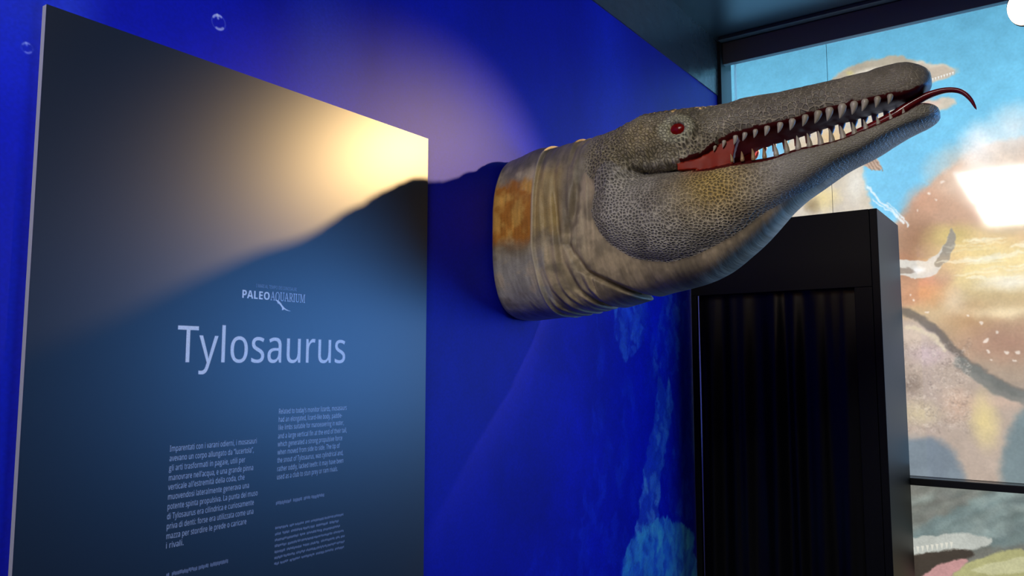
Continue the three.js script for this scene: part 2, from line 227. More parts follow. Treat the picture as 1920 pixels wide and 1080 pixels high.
const lowerTex = (() => {
  const W = 1152, Hh = 482, c = newCanvas(W, Hh), g = c.getContext('2d'), S = W / (MZ1 - MZ0);
  const P = (px, py) => { const q = onPlaneX(px, py, MX); return [(q.z - MZ0) * S, (LY1 - q.y + EYE) * S]; };
  const fill = (pts, col) => { const q = pts.map(p => P(...p)); g.beginPath(); g.moveTo(...q[0]); for (let i = 1; i < q.length; i++) { const a = q[i], b = q[(i + 1) % q.length]; g.quadraticCurveTo(a[0], a[1], (a[0] + b[0]) / 2, (a[1] + b[1]) / 2); } g.closePath(); g.fillStyle = col; g.fill(); };
  g.fillStyle = 'rgb(124,124,116)'; g.fillRect(0, 0, W, Hh);
  const r = rng(91);
  fill([[1960, 900], [1880, 910], [1800, 950], [1700, 995], [1700, 1030], [1800, 1016], [1880, 1030], [1960, 1010]], 'rgb(126,146,146)');
  for (let i = 0; i < 260; i++) { const [x, y] = P(1690 + r() * 250, 905 + r() * 120); g.fillStyle = `rgba(${r() < 0.5 ? '196,206,198' : '88,98,96'},${0.08 + 0.14 * r()})`; g.beginPath(); g.ellipse(x, y, 8 + 40 * r(), 3 + 7 * r(), -0.45, 0, 7); g.fill(); }
  blurCanvas(g, W, Hh, 4);
  fill([[1690, 1012], [1760, 1000], [1830, 998], [1872, 1018], [1820, 1034], [1760, 1028], [1690, 1048]], 'rgb(196,200,192)');
  fill([[1690, 1044], [1770, 1028], [1836, 1032], [1800, 1060], [1740, 1084], [1690, 1096]], 'rgb(72,64,56)');
  fill([[1706, 1096], [1750, 1062], [1790, 1046], [1822, 1050], [1790, 1074], [1750, 1104]], 'rgb(206,156,154)');
  fill([[1756, 1104], [1800, 1064], [1850, 1036], [1960, 1022], [1960, 1200], [1756, 1200]], 'rgb(182,180,128)');
  fill([[1820, 1070], [1860, 1050], [1960, 1040], [1960, 1070], [1850, 1080]], 'rgb(206,204,160)');
  blurCanvas(g, W, Hh, 2, 1); brushCanvas(g, W, Hh, 14, 0.07, 61);
  g.fillStyle = 'rgb(232,230,216)'; for (let i = 0; i < 9; i++) { const [x, y] = P(1712 + i * 9, 1032 - i * 1.2); g.beginPath(); g.moveTo(x - 3.4, y - 8); g.lineTo(x + 3.4, y - 8); g.lineTo(x, y + 7); g.fill(); }
  return canvasTex(c);
})();
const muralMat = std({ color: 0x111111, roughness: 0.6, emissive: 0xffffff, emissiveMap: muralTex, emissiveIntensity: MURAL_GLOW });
const lowerMat = std({ color: 0x111111, roughness: 0.6, emissive: 0xffffff, emissiveMap: lowerTex, emissiveIntensity: MURAL_GLOW * 0.8 });
const mural = thing('lightbox_mural', 'backlit mural of prehistoric sea reptiles under a bright blue sky', 'mural', [MX, EYE, MZ0]);
const seams = [MZ0, 0.513, 1.36, MZ1];
for (let i = 0; i < seams.length - 1; i++) {
  const a = seams[i] + (i ? 0.0045 : 0), b = seams[i + 1] - 0.0045;
  const up = planarUV(box(0, 0.03, MY0, MY1, a, b), (x, y, z) => (z - MZ0) / (MZ1 - MZ0), (x, y) => (y - MY0) / (MY1 - MY0)); up.translate(0, 0, -MZ0);
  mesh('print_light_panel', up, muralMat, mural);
  const lo = planarUV(box(0, 0.03, LY0, LY1, a, b), (x, y, z) => (z - MZ0) / (MZ1 - MZ0), (x, y) => (y - LY0) / (LY1 - LY0)); lo.translate(0, 0, -MZ0);
  mesh('lower_print_light_panel', lo, lowerMat, mural);
}
const muralLight = new THREE.RectAreaLight(new THREE.Color().setRGB(0.28, 0.6, 1.0), MURAL_LIGHT, MZ1 - MZ0, MY1 - MY0 - 0.1);
muralLight.name = 'lightbox_mural_light'; muralLight.position.set(MX - 0.004, EYE + (MY0 + MY1) / 2, (MZ0 + MZ1) / 2); muralLight.lookAt(0, EYE + (MY0 + MY1) / 2, (MZ0 + MZ1) / 2); scene.add(muralLight);
// glass in front of the mural, its polished edges lit from the lightbox
const glassX = RIGHT_X - 0.045;
const screen = thing('glass_screen', 'clear glass sheet with bright polished edges covering the mural', 'glass', [glassX, EYE, 0.061]);
const gz = onPlaneX(1380, 130, glassX).z - 0.061, gTop = onPlaneX(1380, 120, glassX).y - EYE;
mesh('pane', box(-0.005, 0.005, -0.499, gTop, gz, 2.15), phys({ color: 0xffffff, roughness: 0.06, transmission: 1, thickness: 0, ior: 1.55, specularIntensity: 1 }), screen);
const edgeMat = phys({ color: 0xffffff, roughness: 1, transmission: 1, thickness: 0 });
mesh('frosted_edge', box(-0.006, 0.006, gTop, gTop + 0.011, gz, 2.15), edgeMat, screen);
mesh('frosted_edge', box(-0.006, 0.006, -0.499, gTop + 0.03, gz - 0.009, gz), edgeMat, screen);

// large blue video screen further along the right wall: its glow is mirrored in the satin info board
{
  const o = thing('video_screen', 'wide glowing blue video screen on the dark wall beside the mural', 'screen', [RIGHT_X + 0.088, EYE + 0.15, 3.45]);
  mesh('housing', rbox(-0.07, 0, -0.53, 0.53, -1.15, 1.15, 0.01), std({ color: 0x101114, roughness: 0.5 }), o);
  mesh('display', box(-0.073, -0.0705, -0.5, 0.5, -1.12, 1.12), std({ color: 0x050608, roughness: 0.3, emissive: new THREE.Color().setRGB(0.10, 0.36, 1.0), emissiveIntensity: SCREEN_GLOW }), o);
  const l = new THREE.RectAreaLight(new THREE.Color().setRGB(0.10, 0.36, 1.0), SCREEN_LIGHT, 2.24, 1.0); l.name = 'video_screen_light'; l.position.set(RIGHT_X + 0.01, EYE + 0.15, 3.45); l.lookAt(0, EYE + 0.15, 3.45); scene.add(l);
}

// ------------------------------------------------------------------ ceiling lights (the row that the glass mirrors)
const LZ = 1.0;
const diffMat = std({ color: 0xf5f2ec, roughness: 0.5, emissive: new THREE.Color().setRGB(1, 0.95, 0.88), emissiveIntensity: PANEL_GLOW });
const fitMat = std({ color: 0xb8bcc0, roughness: 0.5 });
[[-1.2, 1.5], [-2.85, 1.5]].forEach(([x, w], i) => {
  const o = thing('ceiling_light', ['white ceiling light panel nearer to the info board', 'white ceiling light panel nearer to the dark end wall'][i], 'light', [x + w / 2, CEIL, LZ], 'row of ceiling light panels');
  mesh('diffuser', box(-w / 2 + 0.02, w / 2 - 0.02, -0.05, -0.012, -0.28, 0.28), diffMat, o);
  mesh('fitting_frame', mergeGeometries([box(-w / 2, w / 2, -0.055, 0, -0.3, -0.28), box(-w / 2, w / 2, -0.055, 0, 0.28, 0.3), box(-w / 2, -w / 2 + 0.02, -0.055, 0, -0.28, 0.28), box(w / 2 - 0.02, w / 2, -0.055, 0, -0.28, 0.28), box(-w / 2, w / 2, -0.011, 0, -0.29, 0.29)]), fitMat, o);
  const l = new THREE.RectAreaLight(new THREE.Color().setRGB(1, 0.95, 0.88), PANEL_LIGHT, w - 0.04, 0.56); l.name = 'ceiling_panel_light'; l.position.set(x + w / 2, CEIL - 0.053, LZ); l.lookAt(x + w / 2, 0, LZ); scene.add(l);
});

// ------------------------------------------------------------------ track spotlight
{
  const o = thing('track_spotlight', 'glowing warm spotlight hanging in front of the mural header', 'spotlight', [LAMP_POS.x, CEIL, LAMP_POS.z]);
  const q = new THREE.Quaternion().setFromUnitVectors(new THREE.Vector3(0, 0, 1), aimDir), local = new THREE.Vector3(0, LAMP_POS.y - CEIL, 0);
  const black = std({ color: 0x17181b, roughness: 0.4 });
  const can = new THREE.LatheGeometry([[0, -0.2], [0.03, -0.2], [0.045, -0.19], [0.05, -0.17], [0.052, -0.005], [0.055, 0.0], [0.055, 0.004], [0.049, 0.004], [0.048, -0.012], [0, -0.012]].map(p => new THREE.Vector2(...p)), 32); can.rotateX(Math.PI / 2); can.applyQuaternion(q); can.translate(local.x, local.y, local.z);
  mesh('can', can, black, o);
  const lens = new THREE.CylinderGeometry(0.0475, 0.0475, 0.016, 32); lens.rotateX(Math.PI / 2); lens.translate(0, 0, 0.002); lens.applyQuaternion(q); lens.translate(local.x, local.y, local.z);
  mesh('lamp_lens', lens, std({ color: 0xffffff, emissive: new THREE.Color().setRGB(1, 0.86, 0.66), emissiveIntensity: 9, roughness: 0.3 }), o);
  const pivot = local.clone().addScaledVector(aimDir, -0.11);
  const rod = new THREE.CylinderGeometry(0.009, 0.009, -pivot.y - 0.06, 12); rod.translate(pivot.x, pivot.y / 2 + 0.03, pivot.z); mesh('drop_rod', rod, black, o);
  const yoke = new THREE.TorusGeometry(0.066, 0.006, 8, 24, Math.PI); yoke.translate(pivot.x, pivot.y, pivot.z); mesh('yoke', yoke, black, o);
  const rose = new THREE.CylinderGeometry(0.05, 0.05, 0.03, 24); rose.translate(pivot.x, -0.015, pivot.z); mesh('ceiling_rose', rose, black, o);
}

// ------------------------------------------------------------------ info panel
const PX0 = 0.612, PX1 = 1.616, PT = EYE + 0.628, PB = EYE - 1.35, PTHK = 0.014;
{
  const W = 1040, Hh = 2048, c = newCanvas(W, Hh), g = c.getContext('2d'), sx = W / (PX1 - PX0), sy = Hh / (PT - PB);
  g.fillStyle = 'rgb(13,15,24)'; g.fillRect(0, 0, W, Hh);
  const X = x => (x - PX0) * sx, Y = y => (PT - EYE - y) * sy;
  const line = (txt, x0, x1, y, size, font, color) => { g.save(); g.font = `${font} ${100}px ${font.includes('serif!') ? 'serif' : 'sans-serif'}`; g.fillStyle = color; g.textBaseline = 'alphabetic'; const w = g.measureText(txt).width; g.translate(X(x0), Y(y)); g.scale((x1 - x0) * sx / w, size * sy / 100); g.fillText(txt, 0, 0); g.restore(); };
  const white = 'rgb(226,232,244)', soft = 'rgb(196,204,226)', faint = 'rgb(140,148,176)';
  line('Tylosaurus', 0.885, 1.3285, 0.0075, 0.1, '', white);
  line('I MARI AL TEMPO DEI DINOSAURI', 1.064, 1.174, 0.1685, 0.0095, '', faint);
  line('PALEO', 1.028, 1.1015, 0.1435, 0.0235, 'bold', white);
  g.save(); g.font = '100px serif'; g.fillStyle = soft; { const t = 'AQUARIUM', w = g.measureText(t).width; g.translate(X(1.1025), Y(0.1435)); g.scale((1.199 - 1.1025) * sx / w, 0.0265 * sy / 100); g.fillText(t, 0, 0); } g.restore();
  g.fillStyle = white; g.beginPath(); g.moveTo(X(1.114), Y(0.145)); g.quadraticCurveTo(X(1.125), Y(0.147), X(1.136), Y(0.133)); g.quadraticCurveTo(X(1.145), Y(0.124), X(1.16), Y(0.122)); g.quadraticCurveTo(X(1.148), Y(0.121), X(1.141), Y(0.125)); g.lineTo(X(1.134), Y(0.1225)); g.lineTo(X(1.134), Y(0.128)); g.quadraticCurveTo(X(1.126), Y(0.138), X(1.114), Y(0.145)); g.fill();
  const it = ['Imparentati con i varani odierni, i mosasauri', 'avevano un corpo allungato da “lucertola”,', 'gli arti trasformati in pagaie, utili per', 'manovrare nell’acqua, e una grande pinna', 'verticale all’estremità della coda, che', 'muovendosi lateralmente generava una', 'potente spinta propulsiva. La punta del muso', 'di Tylosaurus era cilindrica e curiosamente', 'priva di denti: forse era utilizzata come una', 'mazza per stordire le prede o caricare', 'i rivali.'];
  const itw = [1, 0.965, 0.86, 0.965, 0.86, 0.92, 1.03, 0.985, 0.985, 0.9, 0.19];
  it.forEach((t, i) => line(t, 0.879, 0.879 + 0.2 * itw[i], -0.164 - i * 0.0182, 0.0165, '', soft));
  const en = ['Related to today’s monitor lizards, mosasaurs', 'had an elongated, lizard-like body, paddle-', 'like limbs suitable for manoeuvering in water,', 'and a large vertical fin at the end of their tail,', 'which generated a strong propulsive force', 'when moved from side to side. The tip of', 'the snout of Tylosaurus, was cylindrical and,', 'rather oddly, lacked teeth: it may have been', 'used as a club to stun prey or ram rivals.'];
  const enw = [1, 0.93, 0.96, 1.01, 0.94, 0.9, 0.96, 0.965, 0.88];
  en.forEach((t, i) => line(t, 1.133, 1.133 + 0.2 * enw[i], -0.105 - i * 0.0176, 0.0158, '', soft));
  // small print too fine to read in the photograph: word-long strokes
  const strokes = (x0, y, w, h, words, color) => { g.fillStyle = color; let x = x0; const q = rng(Math.round(x0 * 1e4 - y * 1e4)); const tot = words.reduce((a, b) => a + b, 0) + 0.5 * (words.length - 1); for (const k of words) { const ww = k / tot * w; for (let s = 0; s < ww; s += 0.0032) g.fillRect(X(x + s), Y(y + h * (0.75 + 0.25 * q())), 0.0022 * sx, h * sy * (0.7 + 0.25 * q())); x += ww + 0.5 / tot * w; } };
  strokes(0.883, -0.399, 0.135, 0.0085, [0.6, 5, 2, 4], faint); strokes(1.133, -0.3, 0.135, 0.0085, [4, 2.4, 1.6, 3.6], faint);
  const q = rng(3); for (let i = 0; i < 7; i++) { const ws = []; for (let k = 0; k < 7; k++) ws.push(1 + 4 * q()); strokes(1.133, -0.352 - i * 0.0125, 0.2 * [0.97, 0.9, 0.93, 0.98, 1, 1, 0.99][i], 0.0062, ws, faint); strokes(0.889, -0.442 - i * 0.0125, 0.19 * [1, 0.98, 0.93, 0.98, 1, 1, 0.6][i], 0.0062, ws, faint); }
  const grain = g.getImageData(0, 0, W, Hh), d = grain.data; for (let k = 0, i = 0; i < d.length; i += 4, k++) { const n = 1 + (hash2(k % W, (k / W) | 0, 4) - 0.5) * 0.12; d[i] *= n; d[i + 1] *= n; d[i + 2] *= n; } g.putImageData(grain, 0, 0);
  const o = thing('info_panel', 'large dark printed info board titled Tylosaurus mounted on the blue wall', 'panel', [(PX0 + PX1) / 2, PB, 0]);
  const w = PX1 - PX0, h = PT - PB;
  mesh('board', box(-w / 2, w / 2, 0, h, 0.0005, PTHK), std({ color: 0x9a9ca6, roughness: 0.5 }), o);
  mesh('printed_face', planarUV(box(-w / 2, w / 2, 0, h, PTHK, PTHK + 0.0012), (x) => x / w + 0.5, (x, y) => y / h), phys({ map: canvasTex(c), roughness: 0.4, specularIntensity: 1, ior: 1.75 }), o);
}

// ------------------------------------------------------------------ black doorway with curtain
const BX = 3.49, BZ = 0.82, BT = EYE + 0.648, BD = RIGHT_X - 0.06;
{
  const o = thing('doorway_surround', 'black boxed doorway surround standing against the blue wall', 'doorway', [BX, 0, 0]);
  const m = phys({ color: 0x07080b, roughness: 0.5, specularIntensity: 0.4, bumpMap: fineNoise, bumpScale: 0.0003 }), D = BD - BX;
  mesh('side_panel', rbox(0, D, 0, BT, BZ - 0.03, BZ, 0.002), m, o);
  mesh('top_panel', rbox(0.004, D, BT - 0.03, BT - 0.0005, 0.004, BZ - 0.031, 0.002), m, o);
  mesh('front_header', rbox(-0.002, 0.02, EYE + 0.325, BT, 0.004, BZ - 0.0305, 0.002), m, o);
  mesh('front_jamb', rbox(-0.002, 0.02, 0, EYE + 0.3245, 0.72, BZ - 0.0305, 0.002), m, o);
  mesh('wall_jamb', rbox(-0.002, 0.02, 0, EYE + 0.3245, 0.004, 0.03, 0.002), m, o);
  const rod = new THREE.CylinderGeometry(0.012, 0.012, 0.76, 16); rod.rotateX(Math.PI / 2); rod.translate(0.07, EYE + 0.36, 0.405); mesh('curtain_rod', rod, std({ color: 0x2a2b2e, roughness: 0.35, metalness: 0.6 }), o);
}
{
  // pleated glossy sheet curtain, folds deepen towards the hem
  const nz = 220, ny = 70, z0 = 0.02, z1 = 0.785, y0 = 0.03, y1 = EYE + 0.375, pos = [], idx = [];
  const prof = (z, t) => { const k = 0.35 + 0.65 * sm(0, 0.25, t); const w = 0.007 * Math.sin(z * 52 + 1.5 * Math.sin(z * 13) + 0.5 * t) + 0.002 * Math.sin(z * 90 + 2 + 1.2 * t) + 0.012 * (noise2(z * 26, t * 0.8, 41) - 0.5); const pinch = 0.012 * Math.exp(-(((z - 0.52) / 0.02) ** 2 + (t / 0.02) ** 2)); return k * w * 1.5 + 0.006 * (noise2(z * 7, t * 4, 43) - 0.5) - pinch; };
  for (let side = 0; side < 2; side++) for (let j = 0; j <= ny; j++) for (let i = 0; i <= nz; i++) { const z = z0 + (z1 - z0) * i / nz, t = j / ny; const sag = -0.018 * Math.pow(Math.sin(i / nz * Math.PI * 2.0), 2) * (1 - sm(0, 0.15, t)); pos.push(0.055 + prof(z, t) + side * 0.0015, y1 + (y0 - y1) * t + sag, z + 0.02 * t * (noise2(z * 12, 1, 44) - 0.5)); }
  const N = (nz + 1) * (ny + 1); for (let j = 0; j < ny; j++) for (let i = 0; i < nz; i++) { const a = j * (nz + 1) + i, b = a + 1, c = a + nz + 1, d = c + 1; idx.push(a, b, c, b, d, c, N + a, N + c, N + b, N + b, N + c, N + d); }
  const g = new THREE.BufferGeometry(); g.setAttribute('position', new THREE.Float32BufferAttribute(pos, 3)); g.setIndex(idx); g.computeVertexNormals();
  const c = mesh('door_curtain', g, phys({ color: 0x0b0b0d, roughness: 0.34, specularIntensity: 0.45 })); c.position.x = BX; c.userData = { label: 'black glossy pleated curtain hanging in the doorway surround', category: 'curtain' };
}

// ------------------------------------------------------------------ Tylosaurus head on the wall
// Local axes: x across (0 = middle of the head), y metres above the camera's height, z out from the wall.
const HX = 2.1;
const N_top = pchip([[-0.02, 0.655], [0.05, 0.668], [0.13, 0.683], [0.2, 0.678], [0.3, 0.688], [0.36, 0.665], [0.42, 0.56], [0.5, 0.43], [0.56, 0.385], [0.65, 0.385], [0.75, 0.418], [0.85, 0.465], [0.95, 0.505], [1.02, 0.525]]);
const N_bot = pchip([[-0.02, 0.14], [0.06, 0.147], [0.2, 0.155], [0.35, 0.172], [0.5, 0.205], [0.6, 0.224], [0.67, 0.248], [0.75, 0.3], [0.81, 0.352], [0.86, 0.402], [0.93, 0.456], [1.02, 0.515]]);
const N_w = pchip([[-0.02, 0.182], [0.1, 0.184], [0.25, 0.178], [0.34, 0.172], [0.42, 0.154], [0.5, 0.13], [0.6, 0.117], [0.7, 0.10], [0.8, 0.078], [0.9, 0.056], [1.02, 0.03]]);
const S_top = pchip([[0.26, 0.672], [0.31, 0.69], [0.39, 0.695], [0.44, 0.703], [0.49, 0.724], [0.54, 0.728], [0.6, 0.725], [0.7, 0.719], [0.78, 0.727], [0.84, 0.724], [0.93, 0.727], [1.06, 0.734], [1.11, 0.742], [1.15, 0.741], [1.185, 0.732], [1.21, 0.72]]);
const S_bot = pchip([[0.26, 0.42], [0.35, 0.44], [0.42, 0.50], [0.47, 0.535], [0.56, 0.538], [0.62, 0.546], [0.665, 0.56], [0.69, 0.577], [0.73, 0.592], [0.78, 0.603], [0.865, 0.614], [0.944, 0.626], [1.02, 0.635], [1.09, 0.641], [1.12, 0.643], [1.17, 0.648], [1.21, 0.66]]);
const S_w = pchip([[0.26, 0.16], [0.4, 0.168], [0.5, 0.152], [0.6, 0.126], [0.7, 0.104], [0.8, 0.09], [0.95, 0.078], [1.05, 0.07], [1.13, 0.062], [1.21, 0.055]]);
const J_top = pchip([[0.32, 0.5], [0.38, 0.54], [0.45, 0.552], [0.55, 0.546], [0.62, 0.543], [0.68, 0.537], [0.74, 0.54], [0.83, 0.543], [0.906, 0.556], [0.98, 0.562], [1.05, 0.577], [1.116, 0.595], [1.155, 0.611], [1.19, 0.627], [1.235, 0.628]]);
const J_bot = pchip([[0.32, 0.43], [0.345, 0.378], [0.38, 0.318], [0.42, 0.286], [0.48, 0.263], [0.56, 0.257], [0.62, 0.266], [0.72, 0.31], [0.83, 0.393], [0.92, 0.452], [1.0, 0.499], [1.05, 0.519], [1.09, 0.539], [1.13, 0.558], [1.17, 0.572], [1.205, 0.58], [1.235, 0.586]]);
const J_w = pchip([[0.32, 0.15], [0.36, 0.178], [0.44, 0.19], [0.54, 0.188], [0.62, 0.172], [0.7, 0.146], [0.8, 0.12], [0.9, 0.1], [1.0, 0.086], [1.1, 0.074], [1.18, 0.064], [1.235, 0.05]]);
// paths of the neck folds: z of the groove at a height y
const G1 = lin([[0.14, 0.56], [0.175, 0.50], [0.21, 0.43], [0.27, 0.32], [0.35, 0.272], [0.45, 0.298], [0.6, 0.312], [0.72, 0.32]]);
const G2 = lin([[0.14, 0.40], [0.17, 0.335], [0.22, 0.285], [0.3, 0.253], [0.42, 0.238], [0.55, 0.228], [0.72, 0.235]]);
const G0 = lin([[0.14, 0.18], [0.25, 0.172], [0.35, 0.16], [0.5, 0.163], [0.72, 0.168]]);
const G3 = lin([[0.14, 0.30], [0.2, 0.245], [0.3, 0.215], [0.45, 0.205], [0.72, 0.2]]);
const gauss = (d, w) => Math.exp(-d * d / (w * w));
function sect(x, y, top, bot, w, p, pl = p) { if (y < (top + bot) / 2) p = pl; const c = (top + bot) / 2, h = Math.max(0.004, (top - bot) / 2); w = Math.max(0.004, w); const a = Math.pow(Math.abs(x) / w, p) + Math.pow(Math.abs(y - c) / h, p); return (Math.pow(a, 1 / p) - 1) * Math.min(w, h); }
const smin = (a, b, k) => { const h = Math.max(k - Math.abs(a - b), 0) / k; return Math.min(a, b) - h * h * k * 0.25; };
const cap = (z, z0, z1) => z < z0 ? 1 : z >= z1 ? 0 : Math.pow(1 - Math.pow((z - z0) / (z1 - z0), 2.7), 1 / 2.7);
const EYE_Z = 0.596, EYE_Y = 0.643;
function slice(z) {                                    // section numbers shared by a whole slice of the field
  const s = {};
  let ins = z < 0.028 ? 0.028 - Math.sqrt(Math.max(0, 0.028 ** 2 - (0.028 - z) ** 2)) : 0;
  s.N = [N_top(z) - ins, N_bot(z) + ins, N_w(z) - ins, z < 0.25 ? 2.9 : 2.9 - 0.7 * sm(0.25, 0.6, z)];
  const ks = cap(z, 1.13, 1.203), cs = (S_top(z) + S_bot(z)) / 2 + (z > 1.13 ? 0.006 * (1 - ks) : 0), hs = (S_top(z) - S_bot(z)) / 2 * ks;
  const rs = z < 0.33 ? Math.sqrt(Math.max(0, 1 - ((0.33 - z) / 0.06) ** 2)) : 1;
  s.S = [cs + hs * rs, cs - hs * rs, S_w(z) * ks * (0.9 + 0.1 * rs), 2.3, 2.3 + 1.5 * sm(0.38, 0.46, z) + 0.7 * sm(0.58, 0.72, z)];
  const kj = cap(z, 1.155, 1.217), cj = (J_top(z) + J_bot(z)) / 2, hj = (J_top(z) - J_bot(z)) / 2 * kj, rj = z < 0.41 ? Math.sqrt(Math.max(0, 1 - ((0.41 - z) / 0.078) ** 2)) : 1;
  s.J = [cj + hj, cj - hj, J_w(z) * kj * (0.84 + 0.16 * rj), 2.35 + 1.6 * sm(0.6, 0.75, z), 2.35 + 0.5 * sm(0.8, 1.0, z)];
  s.hasS = z > 0.272 && z < 1.203; s.hasJ = z > 0.326 && z < 1.217; s.hasN = z < 1.01;
  s.kSJ = 0.004 + 0.03 * (1 - sm(0.40, 0.5, z));
  s.kSN = 0.012 + 0.03 * sm(0.36, 0.5, z);
  s.lipT = S_bot(z) + 0.012; s.lipB = J_top(z) - 0.012;
  return s;
}
const out = { d: 0, comp: 0 };
function field(x, y, z, s) {                           // signed distance and which piece is nearest
  x = Math.abs(x); let dN = 9, dS = 9, dJ = 9, dM = 9;
  if (s.hasN) {
    dN = sect(x, y, ...s.N);
    if (dN < 0.05) {
      const lowF = 1 - sm(0.5, 0.62, y) * 0.6;
      dN += 0.017 * gauss(z - G1(y), 0.014) * lowF + 0.012 * gauss(z - G2(y), 0.011) * sm(0.62, 0.45, y) + 0.004 * gauss(z - G0(y) - 0.008, 0.006) - 0.003 * gauss(z - G0(y) + 0.002, 0.004) + 0.004 * gauss(z - G3(y), 0.008) * sm(0.4, 0.3, y);
      dN -= 0.008 * (z < 0.34 ? 1 : 0) * sm(0.16, 0.2, z) * (noise2((z - G2(y) * 0.6) * 70, y * 9, 51) - 0.5) + 0.003 * (fbm(z * 14, y * 14, 52) - 0.5);
    }
  }
  if (s.hasS) {
    dS = sect(x, y, ...s.S);
    if (dS < 0.05) {
      // brow ridge, eye ring and lid folds
      const dz = z - EYE_Z, dy = y - EYE_Y - 0.10 * dz * 0, xs = 0.121, e = Math.hypot(dz / 0.030, dy / 0.0225), e2 = Math.hypot(dz / 0.042, (dy + 0.002) / 0.033);
      const ring = Math.hypot((e - 1) * 0.0215, (x - xs - 0.002)) - 0.0088, ring2 = Math.hypot((e2 - 1) * 0.034, (x - xs + 0.003)) - 0.006;
      if (z > 0.52 && z < 0.68 && x > 0.08) { dS = smin(dS, ring, 0.008); dS = smin(dS, ring2, 0.010); dS += 0.012 * Math.exp(-e * e * 2.5) * (x > 0.1 ? 1 : 0); }
      const brow = Math.hypot((z - 0.545) / 0.1, (y - 0.677) / 0.022, (x - 0.085) / 0.03) - 1; dS = smin(dS, brow * 0.022, 0.02);
      const lump = sm(0.33, 0.42, z) * (1 - sm(0.62, 0.72, z)); if (lump > 0) dS -= 0.005 * lump * (noise2(z * 105, (y - x) * 105, 61) - 0.45) * (e2 > 1.2 ? 1 : 0);
      dS -= 0.0022 * (noise2(z * 60, (y - x * 0.6) * 60, 62) - 0.5);
      if (z > 0.40 && z < 0.7) dS -= 0.006 * gauss(y - S_bot(z) - 0.016, 0.013) * sm(0.05, 0.1, x);          // swollen lip edge
    }
  }
  if (s.hasJ) { dJ = sect(x, y, ...s.J); if (z > 0.3 && z < 0.53) dJ = smin(dJ, (Math.hypot((z - 0.41) / 0.085, (y - 0.525) / 0.10, x / 0.178) - 1) * 0.085, 0.03); if (dJ < 0.05) dJ -= 0.003 * (fbm(z * 12, y * 12, 71) - 0.5); }
  if (z > 0.585 && z < 0.78) {                          // cheek membrane: a sheet on either side, closed at the back of the mouth
    const wm = Math.min(s.S[2], s.J[2]) - 0.016, mid = 0.5 * (s.lipT + s.lipB), tall = Math.abs(y - mid) - 0.5 * (s.lipT - s.lipB), rough = 0.004 * (noise2(z * 40, y * 40, 81) - 0.5);
    dM = Math.max(x - wm - rough, wm - 0.018 - x, tall, z - 0.738 - 0.25 * (y - mid) - 4 * (y - mid) * (y - mid), 0.59 - z);
    dM = Math.min(dM, Math.max(x - wm, tall, z - 0.625, 0.59 - z));
  }
  let d = dN; d = Math.min(d, 9);
  if (dJ < 8) d = smin(d, dJ, 0.006);
  if (dS < 8) d = z < 0.5 ? smin(smin(dN, dS, s.kSN), smin(dJ, dS, s.kSJ), 0.006) < d ? Math.min(d, smin(smin(dN, dS, s.kSN), smin(dJ, dS, s.kSJ), 0.006)) : d : smin(d, dS, s.kSJ);
  d = Math.min(d, dM);
  out.d = d; out.comp = dM <= d + 1e-6 ? 3 : (dS <= dN && dS <= dJ) ? 1 : dJ <= dN ? 2 : 0; out.dN = dN; out.dS = dS; out.dJ = dJ;
  return d;
}
const halfWidth = z => Math.max(z < 1.0 ? N_w(z) : 0, z > 0.3 ? S_w(z) : 0, z > 0.34 ? J_w(z) : 0);
const widthTab = (() => { const t = []; for (let i = 0; i <= 200; i++) t.push(halfWidth(-0.02 + 1.28 * i / 200)); for (let k = 0; k < 6; k++) for (let i = 1; i < 200; i++) t[i] = (t[i - 1] + t[i] * 2 + t[i + 1]) / 4; return z => { const f = Math.min(199.99, Math.max(0, (z + 0.02) / 1.28 * 200)), i = Math.floor(f); return t[i] + (t[i + 1] - t[i]) * (f - i); }; })();

